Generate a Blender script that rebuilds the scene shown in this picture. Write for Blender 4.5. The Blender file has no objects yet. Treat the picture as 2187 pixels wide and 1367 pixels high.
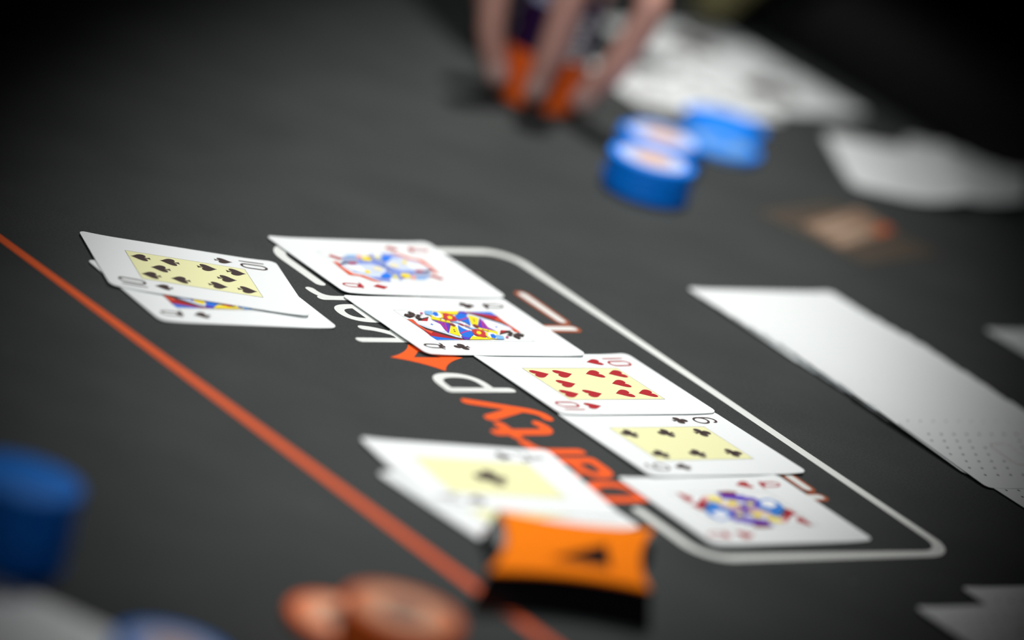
import bpy, bmesh, math, random
from mathutils import Vector, Matrix
from mathutils.geometry import tessellate_polygon
random.seed(7)
SC = bpy.context.scene
COL = SC.collection
HZ = 0.75                       # height of the felt above the floor, metres
MM = 0.001

# ------------------------------------------------------------------ camera, world, lamps, exposure
cam_data = bpy.data.cameras.new('camera')
cam = bpy.data.objects.new('camera', cam_data); COL.objects.link(cam)
R0 = Vector((0.96368689, -0.02438353, 0.2659192))
R1 = Vector((0.24461612, -0.31878922, -0.91571632))
R2 = Vector((0.10710057, 0.94751194, -0.30124839))
cam.matrix_world = Matrix(((R0.x, -R1.x, -R2.x, -0.24200), (R0.y, -R1.y, -R2.y, -2.17439),
                           (R0.z, -R1.z, -R2.z, 0.68926 + HZ), (0, 0, 0, 1)))
cam_data.lens = 200.0
cam_data.sensor_fit = 'HORIZONTAL'
cam_data.sensor_width = 38.442
cam_data.clip_start = 0.05; cam_data.clip_end = 50
cam_data.dof.use_dof = True
cam_data.dof.focus_distance = 2.2388
cam_data.dof.aperture_fstop = 2.8
SC.camera = cam

world = bpy.data.worlds.new('world'); SC.world = world
world.use_nodes = True
world.node_tree.nodes['Background'].inputs[0].default_value = (0.9, 0.95, 1.0, 1)
world.node_tree.nodes['Background'].inputs[1].default_value = 0.003

def spot(name, loc, target, half_major, half_minor, axis, energy, blend, radius, col=(1, 1, 1)):
    """a spot lamp with a soft elliptical pool, shaped to imitate image vignetting"""
    d = bpy.data.lights.new(name, 'SPOT'); o = bpy.data.objects.new(name, d); COL.objects.link(o)
    loc = Vector(loc); target = Vector(target)
    z = (loc - target).normalized()
    y = Vector(axis); y = (y - z * y.dot(z)).normalized(); x = y.cross(z)
    D = (loc - target).length
    M = Matrix((x, y, z)).transposed().to_4x4(); M.translation = loc
    o.matrix_world = M @ Matrix.Diagonal((half_minor / half_major, 1, 1, 1))
    d.spot_size = 2 * math.atan(half_major / D)
    d.spot_blend = blend; d.energy = energy; d.shadow_soft_size = radius; d.color = col
    return o
POOL = (0.015, 0.072, HZ)  # centre of the made-up oval pool; its fall-off stands in for vignetted corners
AX = (-0.175, -0.985, 0)
spot('lamp_over_table', (0.12, 0.95, HZ + 2.1), POOL, 0.635, 0.229, AX, 220, 0.82, 0.07, (1.0, 0.99, 0.96))
spot('lamp_by_camera', (-0.40, -1.65, HZ + 1.6), POOL, 0.505, 0.232, AX, 112, 0.84, 0.07, (0.94, 0.98, 1.0))

SC.view_settings.view_transform = 'Standard'
SC.view_settings.look = 'None'
SC.view_settings.gamma = 1.0
SC.view_settings.use_curve_mapping = False
SC.view_settings.exposure = 0.0

# ------------------------------------------------------------------ materials
MATS = {}
def srgb(r, g, b):
    f = lambda c: ((c / 255 + 0.055) / 1.055) ** 2.4 if c > 10 else c / 255 / 12.92
    return (f(r), f(g), f(b), 1)
def mat(name, rgb, rough=0.5, spec=0.4, noise=0.0, scale=200.0, bump=0.0, coat=0.0, metal=0.0, sss=0.0):
    if name in MATS: return MATS[name]
    m = bpy.data.materials.new(name); m.use_nodes = True
    nt = m.node_tree; b = nt.nodes['Principled BSDF']
    c = srgb(*rgb)
    b.inputs['Base Color'].default_value = c
    b.inputs['Roughness'].default_value = rough
    b.inputs['Specular IOR Level'].default_value = spec
    b.inputs['Metallic'].default_value = metal
    b.inputs['Coat Weight'].default_value = coat
    if sss:
        b.inputs['Subsurface Weight'].default_value = sss
        b.inputs['Subsurface Radius'].default_value = (0.004, 0.0015, 0.0008)
        b.inputs['Subsurface Scale'].default_value = 1.0
    if noise or bump:
        tc = nt.nodes.new('ShaderNodeTexCoord'); n = nt.nodes.new('ShaderNodeTexNoise')
        n.inputs['Scale'].default_value = scale; n.inputs['Detail'].default_value = 4
        nt.links.new(tc.outputs['Object'], n.inputs['Vector'])
        if noise:
            r = nt.nodes.new('ShaderNodeMixRGB'); r.blend_type = 'MIX'
            r.inputs[1].default_value = tuple(x * (1 - noise) for x in c[:3]) + (1,)
            r.inputs[2].default_value = tuple(min(1, x * (1 + noise)) for x in c[:3]) + (1,)
            nt.links.new(n.outputs['Fac'], r.inputs[0]); nt.links.new(r.outputs[0], b.inputs['Base Color'])
        if bump:
            bp = nt.nodes.new('ShaderNodeBump'); bp.inputs['Strength'].default_value = bump
            bp.inputs['Distance'].default_value = 0.0004
            nt.links.new(n.outputs['Fac'], bp.inputs['Height']); nt.links.new(bp.outputs[0], b.inputs['Normal'])
    MATS[name] = m
    return m

def felt_material():
    m = bpy.data.materials.new('black_speed_cloth'); m.use_nodes = True
    nt = m.node_tree; b = nt.nodes['Principled BSDF']
    tc = nt.nodes.new('ShaderNodeTexCoord')
    fine = nt.nodes.new('ShaderNodeTexNoise'); fine.inputs['Scale'].default_value = 900; fine.inputs['Detail'].default_value = 2
    wear = nt.nodes.new('ShaderNodeTexNoise'); wear.inputs['Scale'].default_value = 16; wear.inputs['Detail'].default_value = 5
    vor = nt.nodes.new('ShaderNodeTexVoronoi'); vor.inputs['Scale'].default_value = 34; vor.inputs['Randomness'].default_value = 1
    for n in (fine, wear, vor): nt.links.new(tc.outputs['Object'], n.inputs['Vector'])
    mul = nt.nodes.new('ShaderNodeMath'); mul.operation = 'MULTIPLY_ADD'
    mul.inputs[1].default_value = 0.55; nt.links.new(fine.outputs['Fac'], mul.inputs[0])
    m2 = nt.nodes.new('ShaderNodeMath'); m2.operation = 'MULTIPLY'; m2.inputs[1].default_value = 0.45
    nt.links.new(wear.outputs['Fac'], m2.inputs[0]); nt.links.new(m2.outputs[0], mul.inputs[2])
    ramp = nt.nodes.new('ShaderNodeValToRGB')
    ramp.color_ramp.elements[0].position = 0.25; ramp.color_ramp.elements[0].color = (0.036, 0.039, 0.039, 1)
    ramp.color_ramp.elements[1].position = 0.75; ramp.color_ramp.elements[1].color = (0.068, 0.073, 0.071, 1)
    nt.links.new(mul.outputs[0], ramp.inputs[0])
    lint = nt.nodes.new('ShaderNodeMath'); lint.operation = 'LESS_THAN'; lint.inputs[1].default_value = 0.017
    nt.links.new(vor.outputs['Distance'], lint.inputs[0])
    mx = nt.nodes.new('ShaderNodeMixRGB'); mx.inputs[2].default_value = (0.30, 0.31, 0.31, 1)
    nt.links.new(lint.outputs[0], mx.inputs[0]); nt.links.new(ramp.outputs[0], mx.inputs[1])
    nt.links.new(mx.outputs[0], b.inputs['Base Color'])
    b.inputs['Roughness'].default_value = 0.9; b.inputs['Specular IOR Level'].default_value = 0.05
    bp = nt.nodes.new('ShaderNodeBump'); bp.inputs['Strength'].default_value = 0.35; bp.inputs['Distance'].default_value = 0.0002
    nt.links.new(fine.outputs['Fac'], bp.inputs['Height']); nt.links.new(bp.outputs[0], b.inputs['Normal'])
    return m
FELT = felt_material()
CARD = mat('card_white', (244, 247, 247), 0.42, 0.35)
PANEL = mat('print_pale_yellow', (243, 241, 186), 0.45, 0.35)
INK = mat('print_black', (62, 46, 44), 0.5, 0.3)
RED = mat('print_red', (176, 6, 28), 0.5, 0.3)
HAIRLINE = mat('print_hairline', (170, 176, 176), 0.5, 0.3)
FWHITE = mat('felt_print_white', (226, 228, 224), 0.7, 0.2, noise=0.06, scale=700)
FORANGE = mat('felt_print_orange', (250, 92, 20), 0.7, 0.2, noise=0.06, scale=700)
FOUT = mat('felt_print_outline', (168, 84, 48), 0.7, 0.2, noise=0.06, scale=700)
LINE = mat('felt_print_line', (226, 92, 40), 0.75, 0.2, noise=0.08, scale=700)
COURT = {k: mat('print_' + k, v, 0.5, 0.3) for k, v in dict(
    blue=(0, 112, 224), vividblue=(0, 120, 240), midblue=(40, 125, 215), navy=(22, 30, 90), blueish=(130, 150, 220),
    lightblue=(130, 185, 240), paleblue=(208, 220, 246), red=(206, 22, 44), redflower=(200, 50, 50), orange=(226, 84, 44),
    black=(52, 38, 40), white=(246, 248, 252), purple=(86, 50, 190), magenta=(190, 36, 130), yellow=(252, 226, 20),
    paleyellow=(230, 220, 120), brown=(130, 48, 34), pink=(240, 170, 160), maroon=(130, 16, 50), cream=(236, 228, 196),
    peach=(232, 200, 176)).items()}

# ------------------------------------------------------------------ mesh helpers (all shapes given in millimetres)
class MB:
    def __init__(s): s.v = []; s.f = []; s.mi = []; s.cur = 0
    def add(s, verts, faces):
        o = len(s.v); s.v += [tuple(p) for p in verts]
        for f in faces: s.f.append([o + i for i in f]); s.mi.append(s.cur)
    def poly(s, pts, z=0.0, holes=()):
        loops = [list(pts)] + [list(h) for h in holes]
        flat = [p for l in loops for p in l]
        tris = tessellate_polygon([[Vector((p[0], p[1], 0)) for p in l] for l in loops])
        out = []
        for t in tris:
            a, b, c = (flat[i] for i in t)
            cr = (b[0] - a[0]) * (c[1] - a[1]) - (b[1] - a[1]) * (c[0] - a[0])
            out.append(t if cr > 0 else (t[0], t[2], t[1]))
        s.add([(p[0], p[1], z) for p in flat], out)
    def ribbon(s, pts, w, z=0.0, caps=True, closed=False, n=7):
        """flat stroke of width w along a polyline, mitred, with round ends"""
        P = [Vector((p[0], p[1])) for p in pts]; h = w / 2; N = len(P)
        L = []; Rr = []
        for i in range(N):
            a = P[i - 1] if (i > 0 or closed) else None
            b = P[(i + 1) % N] if (i < N - 1 or closed) else None
            d1 = (P[i] - a).normalized() if a is not None else None
            d2 = (b - P[i]).normalized() if b is not None else None
            if d1 is None: d1 = d2
            if d2 is None: d2 = d1
            n1 = Vector((-d1.y, d1.x)); n2 = Vector((-d2.y, d2.x)); m = n1 + n2
            m = m.normalized() if m.length > 1e-6 else n1
            k = h / max(0.5, m.dot(n1))
            L.append(P[i] + m * k); Rr.append(P[i] - m * k)
        o = [(p.x, p.y, z + .0008 * i) for i, p in enumerate(L)] + [(p.x, p.y, z + .0008 * i) for i, p in enumerate(Rr)]
        fs = [(N + i, N + (i + 1) % N, (i + 1) % N, i) for i in range(N if closed else N - 1)]
        s.add(o, fs)
        if caps and not closed:
            for e, d in ((0, (P[0] - P[1]).normalized()), (N - 1, (P[-1] - P[-2]).normalized())):
                nn = Vector((-d.y, d.x)); c = P[e]
                arc = [c + nn * h * math.cos(t) + d * h * math.sin(t) for t in [math.pi * k / n for k in range(n + 1)]]
                s.poly([(p.x, p.y) for p in arc], z + .0008 * e)
    def prism(s, pts, z0, z1, top=True, bottom=True):
        n = len(pts)
        s.add([(p[0], p[1], z0) for p in pts] + [(p[0], p[1], z1) for p in pts],
              [(i, (i + 1) % n, n + (i + 1) % n, n + i) for i in range(n)])
        if top: s.poly(pts, z1)
        if bottom:
            o = len(s.f); s.poly(pts, z0)
            for k in range(o, len(s.f)): s.f[k] = s.f[k][::-1]
    def lathe(s, prof, n=40, cx=0, cy=0):
        o = []; k = len(prof)
        for i in range(n):
            a = 2 * math.pi * i / n
            o += [(cx + r * math.cos(a), cy + r * math.sin(a), z) for r, z in prof]
        fs = [(i * k + j, ((i + 1) % n) * k + j, ((i + 1) % n) * k + j + 1, i * k + j + 1) for i in range(n) for j in range(k - 1)]
        s.add(o, fs)
    def tube(s, pts, rad, n=14, cap=True):
        P = [Vector(p) for p in pts]; N = len(P); rings = []
        for i in range(N):
            d = (P[min(i + 1, N - 1)] - P[max(i - 1, 0)]).normalized()
            a = d.orthogonal().normalized() if i == 0 else (rings[-1][1] - d * rings[-1][1].dot(d)).normalized()
            b = d.cross(a); r = rad[i] if hasattr(rad, '__len__') else rad
            rings.append(([P[i] + a * r * math.cos(2 * math.pi * k / n) + b * r * math.sin(2 * math.pi * k / n) for k in range(n)], a))
        o = [p for r in rings for p in r[0]]
        fs = [(i * n + k, i * n + (k + 1) % n, (i + 1) * n + (k + 1) % n, (i + 1) * n + k) for i in range(N - 1) for k in range(n)]
        if cap: fs += [tuple(range(n))[::-1], tuple((N - 1) * n + k for k in range(n))]
        s.add(o, fs)
    def mesh(s, name, mats, smooth=False, fn=None):
        if not isinstance(mats, (list, tuple)): mats = [mats]
        v = s.v if fn is None else [fn(*p) for p in s.v]
        me = bpy.data.meshes.new(name)
        me.from_pydata([(x * MM, y * MM, z * MM) for x, y, z in v], [], s.f)
        for m in mats: me.materials.append(m)
        for p, i in zip(me.polygons, s.mi): p.material_index = i; p.use_smooth = smooth
        me.update()
        return me

def link(name, me, parent=None, loc=(0, 0, 0), rz=0.0):
    o = bpy.data.objects.new(name, me); COL.objects.link(o)
    o.location = [c * MM for c in loc]; o.rotation_euler = (0, 0, rz)
    if parent is not None: o.parent = parent
    return o
def thing(name, label, cat, loc=(0, 0, 0), rot=(0, 0, 0), group=None):
    """Empty at the thing's base; loc in mm on the felt"""
    o = bpy.data.objects.new(name, None); COL.objects.link(o); o.empty_display_size = 0.02
    o.location = (loc[0] * MM, loc[1] * MM, HZ + loc[2] * MM); o.rotation_euler = rot
    o['label'] = label; o['category'] = cat
    if group: o['group'] = group
    return o
def dup(root, label, loc, rot, group=None):
    r = root.copy(); COL.objects.link(r)
    r.location = (loc[0] * MM, loc[1] * MM, HZ + loc[2] * MM); r.rotation_euler = rot; r['label'] = label
    if group: r['group'] = group
    for ch in list(root.children):
        c = ch.copy(); COL.objects.link(c); c.parent = r
        for g in list(ch.children):
            d = g.copy(); COL.objects.link(d); d.parent = c
    return r
def struct(o): o['kind'] = 'structure'; return o
def arc(cx, cy, rx, ry, a0, a1, n):
    return [(cx + rx * math.cos(math.radians(a0 + (a1 - a0) * i / n)), cy + ry * math.sin(math.radians(a0 + (a1 - a0) * i / n))) for i in range(n + 1)]
def rrect(w, h, r, n=6, cx=0, cy=0):
    w /= 2; h /= 2
    return (arc(cx + w - r, cy - h + r, r, r, -90, 0, n) + arc(cx + w - r, cy + h - r, r, r, 0, 90, n) +
            arc(cx - w + r, cy + h - r, r, r, 90, 180, n) + arc(cx - w + r, cy - h + r, r, r, 180, 270, n))

# ------------------------------------------------------------------ room
b = MB(); b.prism([(-3000, -4000), (3000, -4000), (3000, 3000), (-3000, 3000)], -40, 0)
struct(link('floor', b.mesh('floor', mat('dark_carpet', (16, 15, 17), 0.95, 0.1, noise=0.4, scale=60))))
b = MB(); b.prism([(-3000, 3000), (3000, 3000), (3000, 3080), (-3000, 3080)], 0, 2800)
struct(link('wall_back', b.mesh('wall_back', mat('dark_wall', (14, 14, 16), 0.9, 0.1, noise=0.2, scale=8))))

# ------------------------------------------------------------------ poker table with everything printed on its cloth
LX, LY, LT = 39.078, -77.317, math.radians(125.72)       # printed emblem: centre and reading direction on the cloth
LU = 0.158414                                            # mm per drawing unit of the emblem
def lg(u, v):                                            # emblem drawing units -> mm, x along the reading direction
    return ((u - 1075) * LU, (635 - v) * LU)
table = bpy.data.objects.new('poker_table', None); COL.objects.link(table)
table.location = (LX * MM, LY * MM, 0); table.rotation_euler = (0, 0, LT)
table['label'] = 'long poker table with black cloth, white printed frame, orange line and black padded rail'
table['category'] = 'table'
HL, HW = 1180, 485
def race(off, n=28):
    r = HW + off; s = HL - HW
    return arc(s, 0, r, r, -90, 90, n) + arc(-s, 0, r, r, 90, 270, n)
def on_table(name, b, m, z=0.0, smooth=False, parent=None):
    return link(name, b.mesh(name, m, smooth), parent or table, (0, 0, 0 if parent else HZ * 1000 + z))
b = MB(); b.prism(race(20), -28, 0); on_table('cloth_top', b, FELT)
LEATHER = mat('black_rail_leather', (13, 13, 14), 0.6, 0.3, noise=0.15, scale=90, bump=0.3)
b = MB()
prof = [(0, -30), (0, 6)] + [(58 - 58 * math.cos(math.radians(a)), 6 + 32 * math.sin(math.radians(a))) for a in range(15, 181, 15)] + [(118, -40), (90, -62), (10, -62), (0, -30)]
rings = [race(o) for o, z in prof]; n = len(rings[0]); vv = []
for (o, z), rg in zip(prof, rings): vv += [(x, y, z) for x, y in rg]
b.add(vv, [(i * n + k, i * n + (k + 1) % n, (i + 1) * n + (k + 1) % n, (i + 1) * n + k) for i in range(len(prof) - 1) for k in range(n)])
on_table('padded_rail', b, LEATHER, smooth=True)
WOOD = mat('black_table_base', (20, 19, 20), 0.6, 0.3, noise=0.2, scale=40)
b = MB(); b.prism(race(60), -75, -29); on_table('underframe', b, WOOD)
for sx in (-600, 600):
    b = MB(); b.lathe([(0, 0), (230, 0), (240, 20), (225, 45), (90, 70), (80, 120), (80, 600), (140, 660), (150, 676)], 32, sx, 0)
    link('pedestal', b.mesh('pedestal', WOOD, True), table)

def printed(name, b, m, z=0.12): return on_table(name, b, m, z)
# betting line
ca, sa = math.cos(-LT), math.sin(-LT)
def to_t(x, y): x -= LX; y -= LY; return (ca * x - sa * y, sa * x + ca * y)
p0, p1 = to_t(-203.2, -90.3), to_t(0.6, -361.6)
d = (Vector(p1) - Vector(p0)); b = MB(); b.ribbon([tuple(Vector(p0) - d * 1.7), tuple(Vector(p1) + d * 1.5)], 5.6, caps=False)
printed('orange_betting_line', b, LINE)
# frame of the emblem, open at the top where the words stand
r = 88; x0, x1, y0, y1 = 95, 2055, 213, 1058
path = [(372, y0)] + [(x0 + r - r * math.sin(math.radians(a)), y0 + r - r * math.cos(math.radians(a))) for a in range(0, 91, 9)]
path += [(x0 + r - r * math.cos(math.radians(a)), y1 - r + r * math.sin(math.radians(a))) for a in range(0, 91, 9)]
path += [(x1 - r + r * math.sin(math.radians(a)), y1 - r + r * math.cos(math.radians(a))) for a in range(0, 91, 9)]
path += [(x1 - r + r * math.cos(math.radians(a)), y0 + r - r * math.sin(math.radians(a))) for a in range(0, 91, 9)] + [(1800, y0)]
b = MB(); b.ribbon([lg(*p) for p in path], 34 * LU); printed('printed_frame', b, FWHITE)
# the words
def S(X, Y): return lg(307.5 + X * .7187, Y * .7187)
def bez(*q, n=10):                                       # quadratic / cubic curve through control points
    o = []
    for i in range(n + 1):
        t = i / n; P = [Vector(p) for p in q]
        while len(P) > 1: P = [a.lerp(c, t) for a, c in zip(P, P[1:])]
        o.append(tuple(P[0]))
    return o
letters = [
 ('o', [[(180, 205), (180, 495)], [(180, 207)] + bez((225, 207), (305, 207), (305, 305)) + bez((305, 305), (305, 402), (225, 402))[1:] + [(180, 402)]]),
 ('o', [bez((385, 238), (410, 205), (450, 205)) + bez((450, 205), (502, 205), (502, 265))[1:] + [(502, 402)],
        [(502, 300)] + bez((440, 298), (378, 300), (378, 350)) + bez((378, 350), (378, 402), (440, 402))[1:] + [(502, 402)]]),
 ('o', [[(575, 210), (575, 405)], bez((575, 275), (580, 207), (655, 210))]),
 ('o', [[(742, 150), (742, 350)] + bez((742, 350), (742, 402), (790, 402))[1:] + [(815, 395)], [(705, 213), (808, 213)]]),
 ('o', [[(865, 210), (938, 400)], [(1007, 210), (928, 425)] + bez((928, 425), (905, 485), (860, 474))[1:]]),
 ('w', [[(1107, 205), (1107, 490)], [(1107, 207)] + bez((1150, 207), (1236, 207), (1236, 305)) + bez((1236, 305), (1236, 402), (1150, 402))[1:] + [(1107, 402)]]),
 ('w', [[(1550, 115), (1550, 405)], [(1556, 314)] + bez((1600, 314), (1650, 270), (1662, 205)), bez((1600, 308), (1640, 325), (1672, 405))]),
 ('w', [[(1735, 303), (1860, 303)] + bez((1860, 303), (1864, 206), (1795, 206))[1:] + bez((1795, 206), (1730, 206), (1730, 305))[1:] +
        bez((1730, 305), (1730, 403), (1800, 403))[1:] + bez((1800, 403), (1835, 403), (1858, 385))[1:]]),
 ('w', [[(1937, 210), (1937, 405)], bez((1937, 275), (1942, 207), (2018, 212))]),
]
for c, strokes in letters:
    b = MB()
    for k, st in enumerate(strokes): b.ribbon([S(*p) for p in st], (33 if c == 'o' else 28) * LU, .02 * k)
    printed('printed_letter', b, FORANGE if c == 'o' else FWHITE)
tips = [(1395, 140), (1515, 310), (1395, 480), (1275, 310)]
def concave(T, k=0.17, n=8):
    cx = sum(t[0] for t in T) / 4; cy = sum(t[1] for t in T) / 4; o = []
    for i in range(4):
        a, c = T[i], T[(i + 1) % 4]; m = ((a[0] + c[0]) / 2, (a[1] + c[1]) / 2)
        q = (m[0] + (cx - m[0]) * 2 * k, m[1] + (cy - m[1]) * 2 * k)
        o += bez(a, q, c, n=n)[:-1]
    return o
b = MB(); b.poly([S(*p) for p in concave(tips)], 0, holes=[[S(1395, 250), S(1395, 378), S(1452, 312)]])
printed('printed_diamond', b, FORANGE)
def neon(strokes):
    b = MB(); c = MB()
    for st in strokes:
        b.ribbon([lg(*p) for p in st], 50 * LU); c.ribbon([lg(*p) for p in st], 27 * LU)
    o = printed('printed_neon_letter', c, FWHITE, 0.2)
    q = link('letter_outline', b.mesh('letter_outline', FOUT), o, (0, 0, -0.08)); q['label'] = 'brown orange outline of the letter'
neon([[(436, 490), (436, 884)], [(490, 884), (668, 884)]])
neon([[(784, 490), (784, 884)]])
neon([[(964, 490), (1154, 884)], [(1343, 490), (1184, 840)]])
neon([[(1515, 490), (1515, 884)], [(1568, 490), (1748, 490)], [(1568, 689), (1748, 689)], [(1568, 884), (1748, 884)]])

# printed court pictures: colour and outline in card millimetres, upper half (the lower half is the same turned round)
QUEEN_CLUB=[
('blue',[(-10.9,27.1),(-15.8,26.8),(-15.4,11.8),(-12.6,16.7),(-11.2,21.8)]),
('red',[(6.6,26.2),(6.2,23.3),(-2.2,24.9),(-6.1,21.2),(-11.3,16.1),(-15.1,9.9),(-15.5,13.5),(-14.1,17.8),(-12.8,23),(-11.5,26.9),(-5.4,26.1)]),
('orange',[(6.6,26.2),(6.4,23.9),(-0.6,24.2),(-4.9,23.7),(-6.5,21.5),(-8.9,24.6),(-5.8,25.5),(-1,25.7)]),
('black',[(0.6,24.5),(-2.9,22.2),(-6,18.7),(-9.5,15.6),(-12.9,12.4),(-14.8,9.7),(-14.5,13.6),(-11.6,17.6),(-8,21.1),(-4.6,24.2)]),
('paleblue',[(4.2,23.7),(2.6,21.4),(-2.8,18),(-1.9,12.4),(-5.8,11.6),(-10.6,12.3),(-14.6,10),(-12.6,13.8),(-7.6,18.3),(-3.3,22.5),(1,24.6)]),
('white',[(3.8,23),(5.5,18.9),(6.4,14.9),(4.9,12.3),(1.7,12.2),(-2.7,13),(-5.5,14.7),(-6.4,17.8),(-4,19.8),(-0.5,21.2),(1.4,23.1)]),
('blue',[(2,16.5),(0.8,16.2),(-0,17.4),(1,17.9)]),
('black',[(4.8,21.8),(7.5,17.8),(9.4,12.3),(7.6,14),(6.3,17.4),(4.6,20.3)]),
('red',[(4.6,20.3),(6.6,17.2),(7.8,13.8),(4.3,16.8)]),
('purple',[(5.9,13.6),(4.9,11.5),(2.2,6.9),(0.5,6.9),(-8.7,15),(-4.3,14.2),(1.3,12.1)]),
('magenta',[(4.9,11.5),(4.5,10.7),(-0.7,12.5),(0.3,12.4)]),
('magenta',[(4.1,10),(3.8,9.4),(-4.7,13.7),(-3.5,13.7)]),
('magenta',[(3.4,8.7),(3,8.1),(-7.1,14.2),(-6.3,14.5)]),
('yellow',[(-0.2,7.6),(-1.7,5.4),(-11.7,10.9),(-10.2,13.2),(-8.3,14.3)]),
('black',[(-4.2,9.2),(-4.5,8.6),(-5.4,9.1),(-5.1,9.9)]),
('black',[(-6,10.3),(-6.3,9.6),(-7.3,10.1),(-7,10.9)]),
('brown',[(3,6.7),(2.3,4.7),(-0.5,4.8),(-1.7,6.9),(0.2,7.9)]),
('blue',[(0.3,3.3),(-3.2,3.1),(-5.6,1.9),(-6.5,5.1),(-8.5,8.7),(-4.1,6.2)]),
('magenta',[(-8.5,8.7),(-6.5,5.1),(-5,0.7),(-6,1),(-7.7,5.6),(-9.5,8.8)]),
('blue',[(-9.5,8.8),(-7.7,5.6),(-5.9,0.6),(-10.3,2.6),(-13.6,7.6),(-12.5,10)]),
('purple',[(-11.7,10.7),(-13.6,7.6),(-12.4,5.4),(-15.4,8.5),(-15.3,11.7)]),
('yellow',[(-15.4,8.7),(-11.8,4.6),(-12.3,1.2),(-13.4,-1.7),(-15.1,-4.6)]),
('lightblue',[(5.9,4.1),(5.2,1.8),(1.2,-0.7),(0.8,0.3),(3.1,2.9),(4.7,5.5)]),
('red',[(2.4,0.9),(0.2,-0.3),(-0.6,0.9),(1.7,2.1)]),
('yellow',[(-2.2,-6),(-3,-7.1),(-6.4,-13.2),(-8.4,-12.1),(-8.5,-10),(-5.4,-7.4),(-4.6,-4.6)]),
('black',[(-3.9,-6.8),(-4.2,-7.5),(-4.9,-7),(-4.6,-6.3)]),
('black',[(-4.9,-8.9),(-5.2,-9.6),(-5.9,-9.1),(-5.6,-8.5)]),
('redflower',[(-4.7,-0.4),(-3.9,-3.5),(-5,-5.6),(-7.8,-6),(-12.2,-3),(-13.4,-0.4),(-11.9,1.3),(-9.2,2.1)]),
('yellow',[(-6.3,-2.1),(-6.6,-3.7),(-9,-2.7),(-10.3,-0.5),(-8.7,-0.1)]),
('yellow',[(-7.8,-5.7),(-6.9,-9.1),(-8.4,-11.3),(-10.8,-11.1),(-15,-6.3),(-14.2,-2.8),(-11,-3.5)]),
('white',[(-8.2,-6.3),(-7.7,-8.9),(-9.3,-10.2),(-11.7,-9.3),(-14.5,-6.3),(-13.4,-4.2),(-11,-4.4)]),
('blue',[(-9.7,-6.8),(-9.3,-9),(-11.7,-8.8),(-14.5,-6.1),(-13.7,-4.6)]),
('lightblue',[(-10.1,-9.8),(-11.6,-12.6),(-14.9,-10.9),(-15,-6.3)]),
('black',[(-6.3,-18.1),(-5.8,-20.8),(-8.6,-20.8),(-9.1,-18.7)]),
('black',[(-9.9,-15.6),(-9.1,-17.9),(-10.2,-19.5),(-11.1,-17.2)]),
('black',[(-9.4,-19.7),(-7.7,-24),(-10.1,-25.5),(-11.7,-23.8),(-11,-21.5)]),
('black',[(-9.9,-19),(-10.2,-21.2),(-13.8,-21),(-14.2,-19.4),(-12.2,-18.4)]),
('magenta',[(-12,-13.4),(-11.9,-14.9),(-13.5,-14.5),(-13.2,-13.1)]),
]
QUEEN_DIAMOND=[
('red',[(10.9,23.8),(13,21.3),(9,17.7),(6.4,20.2)]),
('orange',[(5.2,25.3),(4.6,23),(-2.3,24.5),(-9,23.5),(-10.6,19.2),(-15.2,16.8),(-17.8,14.3),(-17.3,18.2),(-11.7,22.2),(-10.4,27.2),(-2.4,26.5)]),
('blueish',[(2.9,24.1),(3.5,21.8),(-1.2,20.6),(-6.9,22.1),(-9.4,18.3),(-14,16),(-16.6,13.4),(-17.1,9.1),(-3,1),(9.3,-2.3),(11.6,0.2),(10.9,8.5),(2.6,12.6),(2.1,18.4)]),
('paleblue',[(2.1,23.9),(-0.4,20.1),(2.5,13.4),(3.1,5.9),(-2.2,0.8),(-11.6,10.4),(-12,16.2),(-8.3,20),(-3.7,22.3)]),
('white',[(2.7,21.5),(1.3,18.9),(0.9,13.7),(-3.9,13.8),(-6.5,16.4),(-4.4,20.4),(-1.3,21.9)]),
('navy',[(2.1,24.3),(4.4,20),(4.6,17.5),(2.5,18.9),(1.4,22.8)]),
('red',[(4.6,17.5),(5,12.9),(2.5,13.8),(1.7,18.7)]),
('lightblue',[(13,12.6),(13.4,7.2),(10.8,9.3),(10.4,14.7)]),
('pink',[(13.5,6.8),(13.2,4.6),(8.1,8.4),(9.2,9.7)]),
('yellow',[(12,5.4),(11.5,1.4),(9.9,0.9),(6.4,4.1),(7.3,7.8)]),
('maroon',[(12.6,1.8),(13.3,-1.8),(9.9,0.9),(10.6,2)]),
('paleyellow',[(12.5,-1.7),(12.8,-5),(8.5,-1.7),(7.9,1.1)]),
('yellow',[(-3.9,14.2),(-5.4,12.1),(-8.7,14.8),(-7.7,16.4)]),
('cream',[(-0.3,7.8),(0.8,3.5),(-2.3,2.9),(-5.8,6.4),(-4.4,9.4)]),
('vividblue',[(-10,9.7),(-7.3,5.9),(-7.9,3.2),(-12.1,5.6),(-13.5,9.4),(-12.4,11)]),
('blueish',[(3.5,0.1),(2,-1.2),(-5.3,-0.6),(-11.6,-1),(-15.8,2.7),(-9.4,1),(-3,1.4)]),
]
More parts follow.
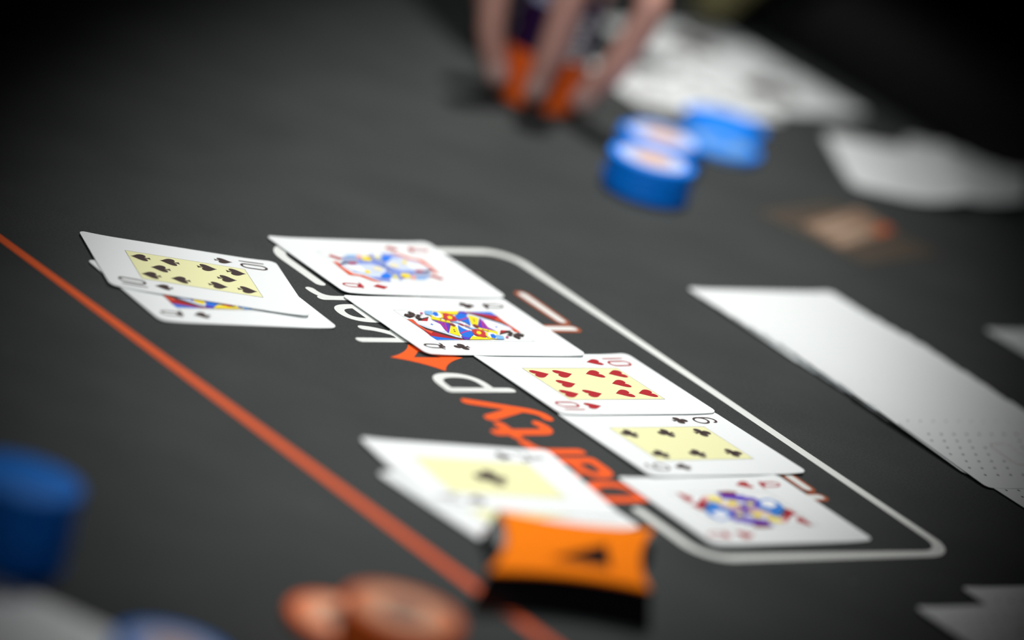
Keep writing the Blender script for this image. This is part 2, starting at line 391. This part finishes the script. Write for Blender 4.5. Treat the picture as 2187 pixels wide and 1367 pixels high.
QUEEN_HEART=[
('red',[(16.5,23.4),(15.3,21.3),(11.7,18.5),(8,21.9),(8.1,24.2),(11.9,24.1)]),
('red',[(5.8,24.4),(6.5,20.3),(12.3,12.7),(9.2,11.8),(5.6,17.1),(-0.3,22.9),(2,24)]),
('pink',[(12.3,12.7),(13,9.9),(9.2,12.2),(8.6,15)]),
('navy',[(4.1,19.2),(7.7,13.1),(6.9,12),(2.6,18.7),(-1.8,22.9),(1.2,21.7)]),
('midblue',[(3.3,17.7),(7.6,10.5),(3,9.9),(-0.9,8.3),(-8.2,14.6),(-9.5,21.4),(-4.8,23.6),(-1.1,22.2)]),
('purple',[(0.6,7.5),(4.2,0.9),(4.8,-4.1),(-7.1,6),(-10.5,-4.4),(-13.5,-1.4),(-12.3,8.3),(-10.5,14.3),(-7.5,14)]),
('purple',[(15.8,2.7),(14.9,-1.9),(13.1,-8.1),(13,-10.7),(7.8,-4.9),(11,-3.1),(11.9,2.4)]),
('white',[(-2.7,20.5),(-0.6,14.8),(-3.8,12.1),(-7.4,15.7),(-8,21)]),
('maroon',[(16.6,1.6),(17.1,-4.7),(16.2,-8.9),(13.2,-6.8),(13.4,-0.7)]),
('yellow',[(13.3,9.2),(12.5,6.4),(8.9,4),(7.1,6.5),(7.6,10),(10.7,10.5)]),
('peach',[(6.4,9.7),(5.9,6.5),(2.7,2.2),(0.3,0.2),(-1.8,3.4),(0.6,8.4),(3.8,10.6)]),
('yellow',[(8.1,2.5),(8,-1.4),(4.9,-0.2),(3.9,3.4),(5.9,4.4)]),
('paleyellow',[(-3.9,8.7),(-3.3,4.6),(-6.3,5.4),(-6.9,9),(-5.8,10.3)]),
('brown',[(4.9,0.3),(4.1,-0.8),(0.3,0.6),(0.4,1.9)]),
]
# ------------------------------------------------------------------ playing cards
CW, CH, CT = 63.0, 88.0, 0.30
def curl(amount):
    def f(x, y, z):
        k = max(0.0, (abs(y) - 27) / 17.0)
        return (x, y, z + amount * k * k)
    return f
CURL = curl(0.6)
def card_mesh(fn, name='card_stock', m=CARD, ny=22):
    """rounded card blank with thickness; rows across the length so it can curl"""
    r = 3.5
    ys = sorted(set([-44, -43.7, -43, -42, -41, -40.5] + [-27 + 54 * i / 4 for i in range(5)] + [s * (27 + 13.5 * i / 6) for i in range(1, 7) for s in (1, -1)] + [40.5, 41, 42, 43, 43.7, 44]))
    rows = []
    for y in ys:
        t = abs(y) - (CH / 2 - r)
        hw = CW / 2 if t <= 0 else CW / 2 - r + math.sqrt(max(0, r * r - t * t))
        rows.append((y, hw))
    b = MB(); n = len(rows); v = []
    for z in (0, CT):
        for y, hw in rows: v += [(-hw, y, z), (hw, y, z)]
    f = []
    for i in range(n - 1):
        a = 2 * i; f.append((2 * n + a, 2 * n + a + 1, 2 * n + a + 3, 2 * n + a + 2)); f.append((a, a + 2, a + 3, a + 1))
        f.append((a, 2 * n + a, 2 * n + a + 2, a + 2)); f.append((a + 1, a + 3, 2 * n + a + 3, 2 * n + a + 1))
    f.append((0, 1, 2 * n + 1, 2 * n)); a = 2 * n - 2; f.append((a, 2 * n + a, 2 * n + a + 1, a + 1))
    b.add(v, f)
    return b.mesh(name, m, False, fn)
CARD_FLAT = card_mesh(CURL)
def circ(cx, cy, r, n=14): return [(cx + r * math.cos(2 * math.pi * i / n), cy + r * math.sin(2 * math.pi * i / n)) for i in range(n)]
def pip_polys(suit):
    """outlines in a unit box: height 1, centred"""
    if suit == 'diamond':
        return [[(0, .52), (.40, 0), (0, -.52), (-.40, 0)]]
    if suit == 'heart':
        rt = bez((0, .27), (.03, .50), (.25, .50)) + bez((.25, .50), (.46, .50), (.46, .25))[1:] + bez((.46, .25), (.46, .05), (.20, -.22), (0, -.52))[1:]
        return [rt + [(-x, y) for x, y in rt[-2:0:-1]]]
    if suit == 'spade':
        rt = bez((0, .52), (.10, .30), (.46, .12), (.46, -.12)) + bez((.46, -.12), (.46, -.32), (.26, -.32))[1:] + bez((.26, -.32), (.10, -.32), (.04, -.18))[1:] + bez((.04, -.18), (.05, -.40), (.17, -.50))[1:]
        return [rt + [(-x, y) for x, y in rt[::-1]][:-1]]
    rt = bez((.03, -.02), (.05, -.40), (.18, -.50))
    return [circ(0, .27, .235), circ(.25, -.10, .235), circ(-.25, -.10, .235), [(-.1, .1), (.1, .1), (.14, -.1), (-.14, -.1)][::-1], rt[::-1] + [(-x, y) for x, y in rt]]
PIPM = {}
def pip_mesh(suit, size):
    k = (suit, size)
    if k not in PIPM:
        b = MB()
        for p in pip_polys(suit): b.poly([(x * size, y * size) for x, y in p])
        PIPM[k] = b.mesh('pip', RED if suit in ('heart', 'diamond') else INK)
    return PIPM[k]
def numeral(rank, suit):
    b = MB(); w = 0.9                                   # centred at (-22.6, 32) on the card
    if rank == '10':
        b.ribbon([(-26.5, 37.6), (-26.5, 26.4)], w, caps=False)
        b.ribbon(arc(-21.3, 35, 2.3, 2.6, 0, 180, 8) + arc(-21.3, 29, 2.3, 2.6, 180, 360, 8), w + .25, closed=True)
    elif rank == '6':
        b.ribbon(arc(-22.6, 30.3, 2.9, 3.6, 0, 360, 18)[:-1], w + .15, closed=True)
        b.ribbon(bez((-25.4, 30.5), (-25.6, 37.6), (-22.4, 37.8)) + bez((-22.4, 37.8), (-20.6, 37.9), (-20.2, 36.2))[1:], w + .15)
        b.poly(circ(-20.3, 36.1, .6))
    elif rank == 'A':
        b.ribbon([(-25.8, 26.6), (-22.7, 37.8), (-19.6, 26.6)], w + .1); b.ribbon([(-24.6, 30.2), (-20.8, 30.2)], w)
        b.ribbon([(-26.8, 26.5), (-24.9, 26.5)], w); b.ribbon([(-20.5, 26.5), (-18.6, 26.5)], w)
    else:                                                # Q
        b.ribbon(arc(-22.5, 35.0, 1.9, 3.0, 0, 180, 10) + arc(-22.5, 31.6, 1.9, 2.4, 180, 360, 10), w + .15, closed=True)
        b.ribbon(arc(-22.5, 29.0, 1.2, 1.1, 0, 360, 12)[:-1], 1.0, closed=True)
        b.ribbon(bez((-25.3, 29.6), (-24, 31.6), (-22.3, 29.6)) + bez((-22.3, 29.6), (-21, 27.2), (-19.6, 27.9))[1:], 1.15)
        b.poly(circ(-22.5, 38.0, .62))
    return b
R180 = lambda x, y, z: (-x, -y, z)
LAYOUT = {'10': [(-10.3, 21.2), (10.3, 21.2), (-10.3, 8.3), (10.3, 8.3), (0, 14.7)], '6': [(-10.3, 20.5), (10.3, 20.5)], 'A': []}
QUEEN_DIAMOND.insert(0, ('paleblue', rrect(25, 40, 9)))
def court_mesh(polys):
    b = MB(); keys = sorted(set(c for c, p in polys)); z = 0.0
    for i, (c, p) in enumerate(polys):
        b.cur = keys.index(c); z = 0.03 + 0.012 * i
        b.poly(p, z); b.poly([(-x, -y) for x, y in p], z)
    return b.mesh('court_picture', [COURT[k] for k in keys])
def face_up(rank, suit, label, loc, rz, rx=0.0, ry=0.0, group=None, court=None, body=None, fn=None, pip_size=8.6, panel=True):
    fn = fn or CURL
    t = thing('playing_card', label, 'playing card', loc, (rx, ry, rz), group)
    link('card_stock', body or CARD_FLAT, t)
    ink = RED if suit in ('heart', 'diamond') else INK
    zt = CT + 0.05
    g = lambda x, y, z: fn(x, y, z + zt)
    for s in (0, 1):
        b = numeral(rank, suit)
        link('index_numeral', b.mesh('index_numeral', ink, False, (lambda x, y, z: g(x, y, z)) if s == 0 else (lambda x, y, z: g(-x, -y, z))), t)
        b = MB()
        for p in pip_polys(suit): b.poly([(-22.9 + 6.9 * x, 18.6 + 8.0 * y) for x, y in p])
        link('index_pip', b.mesh('index_pip', ink, False, (lambda x, y, z: g(x, y, z)) if s == 0 else (lambda x, y, z: g(-x, -y, z))), t)
    def on_face(name, me, x, y, ang, dz):
        px, py, pz = fn(x, y, zt + dz)
        return link(name, me, t, (px, py, pz), ang)
    if court:
        on_face('court_picture', court_mesh(court), 0, 0, 0, 0)
        b = MB(); b.ribbon([(-16.4, -26.5), (16.4, -26.5), (16.4, 26.5), (-16.4, 26.5)], 0.18, closed=True)
        on_face('picture_frame', b.mesh('picture_frame', HAIRLINE), 0, 0, 0, 0)
    else:
        b = MB(); b.poly([(-16.4, -26.6), (16.4, -26.6), (16.4, 26.6), (-16.4, 26.6)])
        if panel: on_face('yellow_panel', b.mesh('yellow_panel', PANEL), 0, 0, 0, 0)
        b = MB(); b.ribbon([(-16.4, -26.6), (16.4, -26.6), (16.4, 26.6), (-16.4, 26.6)], 0.2, closed=True)
        on_face('panel_outline', b.mesh('panel_outline', mat('print_grey', (120, 126, 120), .5, .3)), 0, 0, 0, 0.02)
        me = pip_mesh(suit, pip_size if rank != 'A' else (15.0 if panel else 33.0))
        for x, y in LAYOUT[rank]:
            on_face('pip', me, x, y, 0, 0.04); on_face('pip', me, -x, -y, math.pi, 0.04)
        if rank == '6':
            for x in (-10.3, 10.3): on_face('pip', me, x, 0, 0, 0.04)
        if rank == 'A': on_face('pip', me, 0, 0, 0, 0.04)
    return t
D2R = math.radians
GB = 'board cards in a row'
face_up('Q', 'diamond', 'queen of diamonds, farthest card of the row of five', (-53.1, 19.7, .42), D2R(124.2), ry=0.012, group=GB, court=QUEEN_DIAMOND)
face_up('Q', 'club', 'queen of clubs, second card of the row of five', (-18.9, -33.3, .42), D2R(125.9), ry=0.012, group=GB, court=QUEEN_CLUB)
face_up('10', 'heart', 'ten of hearts, middle card of the row of five', (36.9, -66.5, .42), D2R(126.7), ry=0.012, group=GB)
face_up('6', 'club', 'six of clubs, fourth card of the row of five', (72.5, -114.6, .42), D2R(126.9), ry=0.012, group=GB)
face_up('Q', 'heart', 'queen of hearts, nearest card of the row of five, over the white frame', (95.6, -175.0, .02), D2R(126.55), group=GB, court=QUEEN_HEART)
GL = 'two hole cards beside the orange line'
QUEEN_SPADE = QUEEN_CLUB
face_up('Q', 'spade', 'queen of spades mostly hidden under the ten of spades', (-127.8, -75.0, .02), D2R(122.4), group=GL, court=QUEEN_SPADE)
face_up('10', 'spade', 'ten of spades lying over the queen of spades', (-136.4, -56.0, .72), D2R(105.3), ry=0.006, rx=-0.006, group=GL)
GA = 'two hole cards behind the orange diamond block'
face_up('A', 'diamond', 'red ace under the ace of clubs, one corner showing', (-3.9, -233.5, .02), D2R(132.2), group=GA)
face_up('A', 'club', 'ace of clubs on a yellow panel behind the orange diamond block', (-11.3, -213.8, .45), D2R(117.5), group=GA)

# face-down cards
BACKDOT = mat('print_back_grey', (44, 52, 56), .5, .3)
BACKRED = mat('print_back_red', (170, 128, 128), .5, .3)
b = MB()
for i in range(-3, 4):
    for j in range(-10, 11):
        if (i + j) % 2: continue
        x, y = i * 6.4, j * 3.8
        if abs(x) < 13 and abs(y) < 9: continue
        b.poly([(x - .95, y), (x, y - .72), (x + .95, y), (x, y + .72)])
BACK_DOTS = b.mesh('back_dots', BACKDOT, False, lambda x, y, z: CURL(x, y, z + CT + 0.05))
b = MB(); b.ribbon([(-10, 5), (-7, 7), (7, 7), (10, 5), (10, -3)], .35); b.ribbon([(-10, 5), (-10, -4)], .3)
for k in range(5): b.ribbon([(-8 + 4 * k, -6), (-7 + 4 * k, -3.6)], .35)
BACK_MARK = b.mesh('back_emblem', BACKRED, False, lambda x, y, z: CURL(x, y, z + CT + 0.05))
proto = None
def face_down(label, loc, rz, rx=0.0, ry=0.0, group=None):
    global proto
    if proto is None:
        proto = thing('playing_card', label, 'playing card', loc, (rx, ry, rz), group)
        link('card_stock', CARD_FLAT, proto); link('back_dots', BACK_DOTS, proto); link('back_emblem', BACK_MARK, proto)
        return proto
    return dup(proto, label, loc, (rx, ry, rz), group)
# ribbon spread of the stub: from far left to near right
GS = 'spread of face-down cards along the right'
ORD = ['first', 'second', 'third', 'fourth', 'fifth', 'sixth', 'seventh', 'eighth', 'ninth', 'tenth', 'eleventh', 'twelfth', 'thirteenth',
       'fourteenth', 'fifteenth', 'sixteenth', 'seventeenth', 'eighteenth', 'nineteenth', 'twentieth']
A0 = Vector((87.1, 101.3)); DIR = Vector((0.580, -0.8146)); ALONG = Vector((0.8146, 0.580))
rs = random.Random(3); NS = 15; step = 10.6
th0 = math.atan2(DIR.y, DIR.x) + math.pi                 # card x axis runs against the spread
for i in range(NS):
    s = 31.5 + i * step + (rs.uniform(-1.5, 1.5) if i else 0)
    off = 44 + (rs.uniform(-1.3, 1.3) if i else 0) - 0.012 * i * step
    c = A0 + DIR * s + ALONG * off
    zr = min(i, 5.8) * (CT + 0.11)                       # far long edge rides on the cards before it
    tilt = math.asin(zr / CW)
    lab = ('white face-down card at the far end of the long spread' if i == 0 else
           'fully exposed face-down card at the near end of the long spread' if i == NS - 1 else
           'face-down card, %s from the far end of the long spread' % ORD[i])
    face_down(lab, (c.x, c.y, zr / 2 + 0.02 + 0.02 * i), th0 + rs.uniform(-.012, .012), ry=-tilt, group=GS)
c = A0 + DIR * (31.5 + (NS - 1) * step + 34) + ALONG * 46
face_down('face-down card flat on cloth beyond the near end of the long spread', (c.x, c.y, .02), th0 + .02, group=GS)
# loose face-down cards at the edges
face_down('farther of two dim face-down cards in the dark lower right corner', (237, -203.6, .02), D2R(126), group='two dim cards at lower right')
face_down('nearer of two dim face-down cards in the dark lower right corner', (214, -240, .5), D2R(127), group='two dim cards at lower right')
face_down('lone face-down card beyond the long spread at the right edge', (287.5, 156, .02), D2R(126))
wd = Vector((40, -21)).normalized(); wn = Vector((-wd.y, wd.x)); wc = Vector((-140.9, -468.9)) - wd * 44 - wn * 31.5
face_down('dim face-down card between blue chips at lower left', (wc.x, wc.y, .02), math.atan2(wd.y, wd.x) - math.pi / 2)
# far cards by the rail
GF = 'face-up cards by the rail'
face_up('6', 'spade', 'face-up card lying under two other cards by the rail', (104, 436, .02), D2R(119), group=GF, panel=False)
face_up('A', 'club', 'face-up ace of clubs by the rail behind the blue chips', (153, 480, .5), D2R(127), group=GF, panel=False)
face_up('A', 'spade', 'face-up ace of spades by the rail, next to the gripping hand', (114, 529, .95), D2R(126), group=GF, panel=False)
GM = 'curled face-down cards at right by the rail'
BENT = lambda x, y, z: (x, y, z + 9.0 * max(0, (x + 5) / 36) ** 2 + 1.0 * (y / 44) ** 2)
def bent_mesh():
    b = MB(); nx, ny = 14, 18; v = []; out = rrect(CW, CH, 3.5)
    for z in (0, CT):
        for j in range(ny + 1):
            y = -44 + 88 * j / ny; t = abs(y) - 40.5
            hw = 31.5 if t <= 0 else 28 + math.sqrt(max(0, 3.5 ** 2 - t * t))
            for i in range(nx + 1): v.append((-hw + 2 * hw * i / nx, y, z))
    m = (nx + 1) * (ny + 1); f = []
    for j in range(ny):
        for i in range(nx):
            a = j * (nx + 1) + i; f.append((m + a, m + a + 1, m + a + nx + 2, m + a + nx + 1)); f.append((a, a + nx + 1, a + nx + 2, a + 1))
    for j in range(ny):
        a = j * (nx + 1); f.append((a, m + a, m + a + nx + 1, a + nx + 1)); a += nx; f.append((a, a + nx + 1, m + a + nx + 1, m + a))
    for i in range(nx):
        f.append((i, i + 1, m + i + 1, m + i)); a = ny * (nx + 1) + i; f.append((a, m + a, m + a + 1, a + 1))
    b.add(v, f); return b.mesh('card_stock', CARD, True, BENT)
BENTM = bent_mesh()
for lab, loc, rz in (('left one of two curled face-down cards by the rail', (214, 386, .02), D2R(5)),
                     ('right one of two curled face-down cards by the rail', (251, 409, .6), D2R(-7))):
    t = thing('playing_card', lab, 'playing card', loc, (0, 0, rz), GM)
    link('card_stock', BENTM, t)

# ------------------------------------------------------------------ chips
CR, CTK = 21.2, 3.4
def chip_body(m):
    b = MB()
    prof = [(0, 0), (CR - .7, 0), (CR - .2, .15), (CR, .6), (CR, CTK - .6), (CR - .2, CTK - .15), (CR - .7, CTK), (0, CTK)]
    b.lathe(prof, 48); return b.mesh('chip_body', m, True)
def ring_mesh(name, r0, r1, m, z=CTK + 0.06, n=40):
    b = MB()
    if r0 <= 0: b.poly(circ(0, 0, r1, n), z)
    else:
        v = []
        for i in range(n):
            a = 2 * math.pi * i / n; v += [(r0 * math.cos(a), r0 * math.sin(a), z), (r1 * math.cos(a), r1 * math.sin(a), z)]
        b.add(v, [(2 * i, 2 * i + 1, (2 * i + 3) % (2 * n), (2 * i + 2) % (2 * n)) for i in range(n)])
    return b.mesh(name, m)
def spot_mesh(m, a0, half=15):
    b = MB(); v = []; k = 6
    for i in range(k + 1):
        a = math.radians(a0 - half + 2 * half * i / k); r = CR + .06
        v += [(r * math.cos(a), r * math.sin(a), .5), (r * math.cos(a), r * math.sin(a), CTK - .5)]
    b.add(v, [(2 * i, 2 * i + 2, 2 * i + 3, 2 * i + 1) for i in range(k)]); return b.mesh('edge_spot', m)
CHIP_BLUE = mat('chip_blue', (0, 138, 255), .5, .25)
CHIP_ORANGE = mat('chip_orange', (255, 112, 36), .5, .25)
CHIP_PURPLE = mat('chip_purple', (44, 14, 62), .45, .4)
INLAY = mat('chip_inlay_pale', (206, 216, 248), .4, .4)
PEACH = mat('chip_print_peach', (236, 186, 140), .45, .4)
OCHRE = mat('chip_print_ochre', (188, 142, 92), .45, .4)
GREYP = mat('chip_print_grey', (92, 86, 86), .45, .4)
SALMON = mat('chip_inlay_salmon', (255, 186, 146), .4, .4)
WHITEP = mat('chip_spot_white', (248, 246, 240), .45, .4)
SKYP = mat('chip_spot_sky', (120, 170, 226), .45, .4)
def chip_kind(body, inlay, centre, line, spot, r_in=16.6, r_c=8.2):
    return dict(body=chip_body(body), inlay=ring_mesh('inlay', 0, r_in, inlay), centre=ring_mesh('centre_print', 0, r_c, centre, CTK + .12),
                line=ring_mesh('printed_ring', r_c, r_c + .9, line, CTK + .12), spots=[spot_mesh(spot, a, 24) for a in (0, 120, 240)])
KB = chip_kind(CHIP_BLUE, INLAY, PEACH, OCHRE, SKYP)
KO = chip_kind(CHIP_ORANGE, SALMON, GREYP, SALMON, CHIP_ORANGE, 17.0, 8.0)
KP = chip_kind(CHIP_PURPLE, INLAY, PEACH, OCHRE, WHITEP)
KBC = chip_kind(CHIP_BLUE, SKYP, CHIP_BLUE, SKYP, SKYP, 16.0, 7.0)
def make_chip(kind, label, loc, rz, group, top, spots, rot=(0, 0)):
    t = thing('poker_chip', label, 'poker chip', loc, (rot[0], rot[1], rz), group)
    link('chip_body', kind['body'], t)
    if top:
        i = link('inlay', kind['inlay'], t); link('centre_print', kind['centre'], i); link('printed_ring', kind['line'], i)
    if spots:
        for s in kind['spots']: link('edge_spot', s, t)
    return t
def chip_stack(kind, x, y, n, colour, where, group, spots=False, z0=0.0, rz0=0.0, jit=0.5, seed=1, top_print=True):
    r = random.Random(seed)
    for i in range(n):
        last = i == n - 1
        pos = 'topmost' if last else 'lowest' if i == 0 else '%s from the bottom' % ORD[i]
        make_chip(kind, '%s chip, %s of the stack %s' % (colour, pos, where), (x + r.uniform(-jit, jit), y + r.uniform(-jit, jit), z0 + i * (CTK + .02) + .05),
                  rz0 + r.uniform(-.12, .12), group, last and top_print, spots)
chip_stack(KB, 73.8, 238.5, 5, 'blue', 'standing foremost of the far blue chips', 'front blue chip stack', seed=2)
chip_stack(KB, 82.5, 294.0, 4, 'blue', 'just behind the front blue stack', 'second blue chip stack', seed=5)
make_chip(KBC, 'single blue chip with pale edge spots beside the second blue stack', (117.5, 345, .25), 0.55, None, True, True)
make_chip(KB, 'rearmost blue chip, lying against the face-up cards', (123, 388, .25), 1.2, None, False, False)
SX, SY = 23.9, 350.5
chip_stack(KO, SX, SY, 8, 'orange', 'held by the hand', 'orange chips in the hand', seed=9, jit=.35)
chip_stack(KP, SX, SY, 7, 'dark purple', 'above orange ones in the hand', 'purple chips in the hand', spots=True, z0=8 * 3.42, rz0=math.radians(-73), seed=4, jit=.35)
chip_stack(KO, -54.7, -447.1, 8, 'orange', 'beside the black diamond block', 'near orange chip stack', seed=12)
make_chip(KO, 'single orange chip behind and left of the near orange stack', (-69.5, -406.5, .2), .3, None, True, False)
chip_stack(KB, -193.3, -417.5, 9, 'blue', 'at the left edge', 'blue stack at the left edge', seed=15, top_print=False)
chip_stack(KB, -130.3, -483, 2, 'blue', 'at the bottom edge', 'blue chips at the bottom edge', seed=16)

# ------------------------------------------------------------------ orange diamond block
BLK = mat('block_black', (10, 9, 12), .25, .5)
BOR = mat('block_orange', (255, 130, 0), .55, .05)
BZ = 14.5
t = thing('diamond_block', 'black diamond-shaped block with orange top and a triangular cut-out', 'card guard', (15.0, -312.0, .4), (0, 0, math.atan2(87, 67) - math.pi / 2))
sh = [(0, 56), (36.5, 0), (0, -56), (-36.5, 0)]
out = concave(sh, 0.15, 10)
def offset(P, k): return [(x * k, y * k) for x, y in P]
nb = len(out); b = MB(); b.add([(x * 1.13, y * 1.10, 0) for x, y in out] + [(x, y, BZ) for x, y in out], [(i, (i + 1) % nb, nb + (i + 1) % nb, nb + i) for i in range(nb)]); b.poly(out, BZ)
link('block_body', b.mesh('block_body', BLK), t)
tri = [(1.5, 20), (1.5, -20), (18, 0)]
b = MB()
o2 = offset(out, .985); b.poly(o2, BZ + 1.0, holes=[tri])
n = len(o2); b.add([(x, y, BZ) for x, y in o2] + [(x, y, BZ + 1.0) for x, y in o2], [(i, (i + 1) % n, n + (i + 1) % n, n + i) for i in range(n)])
b.add([(x, y, BZ) for x, y in tri] + [(x, y, BZ + 1.0) for x, y in tri], [(i, 3 + i, 3 + (i + 1) % 3, (i + 1) % 3) for i in range(3)])
link('orange_top', b.mesh('orange_top', BOR), t)

# ------------------------------------------------------------------ brown sticker on the cloth
t = thing('cloth_sticker', 'brown square sticker on the cloth with a tan block and an orange corner', 'sticker', (176, 256, .1))
def rel(P): return [(x - 176, y - 256) for x, y in P]
b = MB(); b.prism(rel([(131, 254), (182, 213), (224, 262), (172, 302)]), 0, .15); link('sticker_base', b.mesh('sticker_base', mat('sticker_brown', (78, 68, 58), .6, .2)), t)
b = MB(); b.poly(rel([(153.5, 252), (171, 228), (203, 283), (186, 304)]), .2); link('tan_block', b.mesh('tan_block', mat('sticker_tan', (140, 112, 92), .6, .2, noise=.15, scale=120)), t)
b = MB(); b.poly(rel([(190, 272), (194, 266.5), (203, 283), (198, 289)]), .26); link('orange_corner', b.mesh('orange_corner', mat('sticker_orange', (176, 84, 44), .6, .2)), t)
PALE = mat('sticker_pale', (172, 150, 130), .6, .2)
for k in range(3):
    u = Vector((171, 228)).lerp(Vector((153.5, 252)), .2 + .27 * k); w = Vector((28, 47)) * .8
    b = MB(); b.ribbon(rel([tuple(u + Vector((3, 5))), tuple(u + w * .9)]), 3.4, .26, caps=False); link('pale_stripe', b.mesh('pale_stripe', PALE), t)

# ------------------------------------------------------------------ hand gripping the chips
SKIN = mat('skin', (212, 158, 142), .5, .35, noise=.12, scale=70, bump=.12, sss=.08)
NAIL = mat('nail', (222, 178, 166), .3, .45)
E1 = Vector((.994, -.107, 0)); E2 = Vector((-.107, -.994, 0))
def hp(a, c, z): return Vector((SX, SY, 0)) + E1 * a + E2 * c + Vector((0, 0, z))
def skin_object(name, chains, m, parent, voxel=1.5):
    v = []; e = []; rad = []; roots = []
    for ch in chains:
        o = len(v); roots.append(o)
        for k, (p, r) in enumerate(ch):
            v.append(p * MM); rad.append(r * MM)
            if k: e.append((o + k - 1, o + k))
    me = bpy.data.meshes.new(name); me.from_pydata([tuple(p) for p in v], e, []); me.update()
    tmp = bpy.data.objects.new(name, me); COL.objects.link(tmp)
    md = tmp.modifiers.new('skin', 'SKIN')
    for i, r in enumerate(rad):
        s = me.skin_vertices[0].data[i]; s.radius = (r, r); s.use_root = i in roots
    tmp.modifiers.new('sub', 'SUBSURF').levels = 2
    rm = tmp.modifiers.new('rm', 'REMESH'); rm.mode = 'VOXEL'; rm.voxel_size = voxel * MM
    sm = tmp.modifiers.new('sm', 'SMOOTH'); sm.factor = .5; sm.iterations = 5
    dg = bpy.context.evaluated_depsgraph_get(); dg.update()
    me2 = bpy.data.meshes.new_from_object(tmp.evaluated_get(dg))
    bpy.data.objects.remove(tmp); bpy.data.meshes.remove(me)
    me2.name = name; me2.materials.clear(); me2.materials.append(m)
    for p in me2.polygons: p.use_smooth = True
    ob = bpy.data.objects.new(name, me2); COL.objects.link(ob); ob.parent = parent
    return ob
H = thing('person', "person's hand reaching down, fingers spread around the orange and purple chip stack", 'person', (SX, SY, 0))
hb = lambda a, c, z: hp(a, c, z) - Vector((SX, SY, 0))
palm = hb(2, -22, 104); wrist = hb(-6, -78, 128); elbow = hb(-70, -300, 215)
kn = [hb(29, -2, 92), hb(4, 8, 97), hb(-20, 2, 93), hb(-32, -18, 86)]
fingers = [
 [(palm, 15), (kn[0], 11), (hb(43, 24, 66), 8.6), (hb(33, 30, 33), 7.6), (hb(22.5, 24, 14), 6.8), (hb(19.5, 22, 7), 5.8)],
 [(palm, 15), (kn[1], 11.5), (hb(3, 36, 70), 8.8), (hb(1, 36, 34), 7.8), (hb(-1, 30.5, 14), 7), (hb(-1.5, 28.5, 6), 6)],
 [(palm, 15), (kn[2], 11), (hb(-35, 26, 68), 8.5), (hb(-30, 27, 33), 7.6), (hb(-21, 22.5, 14), 6.7), (hb(-18.5, 21.5, 7), 5.7)],
 [(palm, 15), (kn[3], 9.5), (hb(-40, -8, 62), 7.6), (hb(-36, -10, 38), 6.6), (hb(-28, -12, 24), 5.8)],
 [(palm, 15), (hb(20, -40, 92), 12.5), (hb(16, -44, 62), 10.5), (hb(8, -36, 34), 9), (hb(4, -29.5, 18), 7.6)]]
arm = [(palm, 20), (hb(-1, -50, 117), 22), (wrist, 21), (hb(-22, -140, 152), 24), (hb(-48, -225, 185), 32), (elbow, 40)]
hand = skin_object('hand', [arm] + fingers + [[(palm, 16), ((kn[0] + kn[1]) / 2, 12)], [(palm, 16), ((kn[1] + kn[2]) / 2, 12)], [(palm, 15), ((kn[2] + kn[3]) / 2, 11)]], SKIN, H)
b = MB(); b.tube([hb(-13, -108, 139), hb(-31, -165, 162), hb(-55, -245, 192), hb(-86, -345, 228)], [31, 36, 43, 50], 20)
link('sleeve', b.mesh('sleeve', mat('dark_sleeve', (16, 16, 18), .9, .1, noise=.2, scale=60), True), H)
def nail(p0, p1, outw):
    d = (p1 - p0).normalized(); n = (outw - d * outw.dot(d)).normalized(); s = d.cross(n); b = MB(); v = []
    for j in range(5):
        for i in range(7):
            a = -1 + 2 * i / 6; l = -1 + 2 * j / 4
            v.append(p1 - d * 3.0 + d * 5.2 * l + s * 5.0 * a * (1 - .12 * l * l) + n * (7.0 - 1.5 * a * a - .8 * max(0, l) ** 2))
    b.add([tuple(q) for q in v], [(j * 7 + i, j * 7 + i + 1, j * 7 + i + 8, j * 7 + i + 7) for j in range(4) for i in range(6)])
    link('fingernail', b.mesh('fingernail', NAIL, True), H)
for k in (0, 1, 2): nail(fingers[k][3][0], fingers[k][4][0], E2 + Vector((0, 0, .1)))

# forearm of the other arm resting on the rail, olive sleeve
A = thing('person', "person's forearm in an olive sleeve resting on the padded rail beyond the far cards", 'person', (131, 570, 3))
pts = [(Vector((-14, -12, 15)), 9), (Vector((-10, -9, 16)), 12), (Vector((0, 2, 30)), 16), (Vector((30, 36, 74)), 22), (Vector((100, 110, 84)), 32), (Vector((160, 200, 96)), 38)]
b = MB(); b.tube([p for p, r in pts], [r for p, r in pts], 18)
link('olive_sleeve', b.mesh('olive_sleeve', mat('olive_cloth', (112, 106, 74), .9, .1, noise=.2, scale=60), True), A)
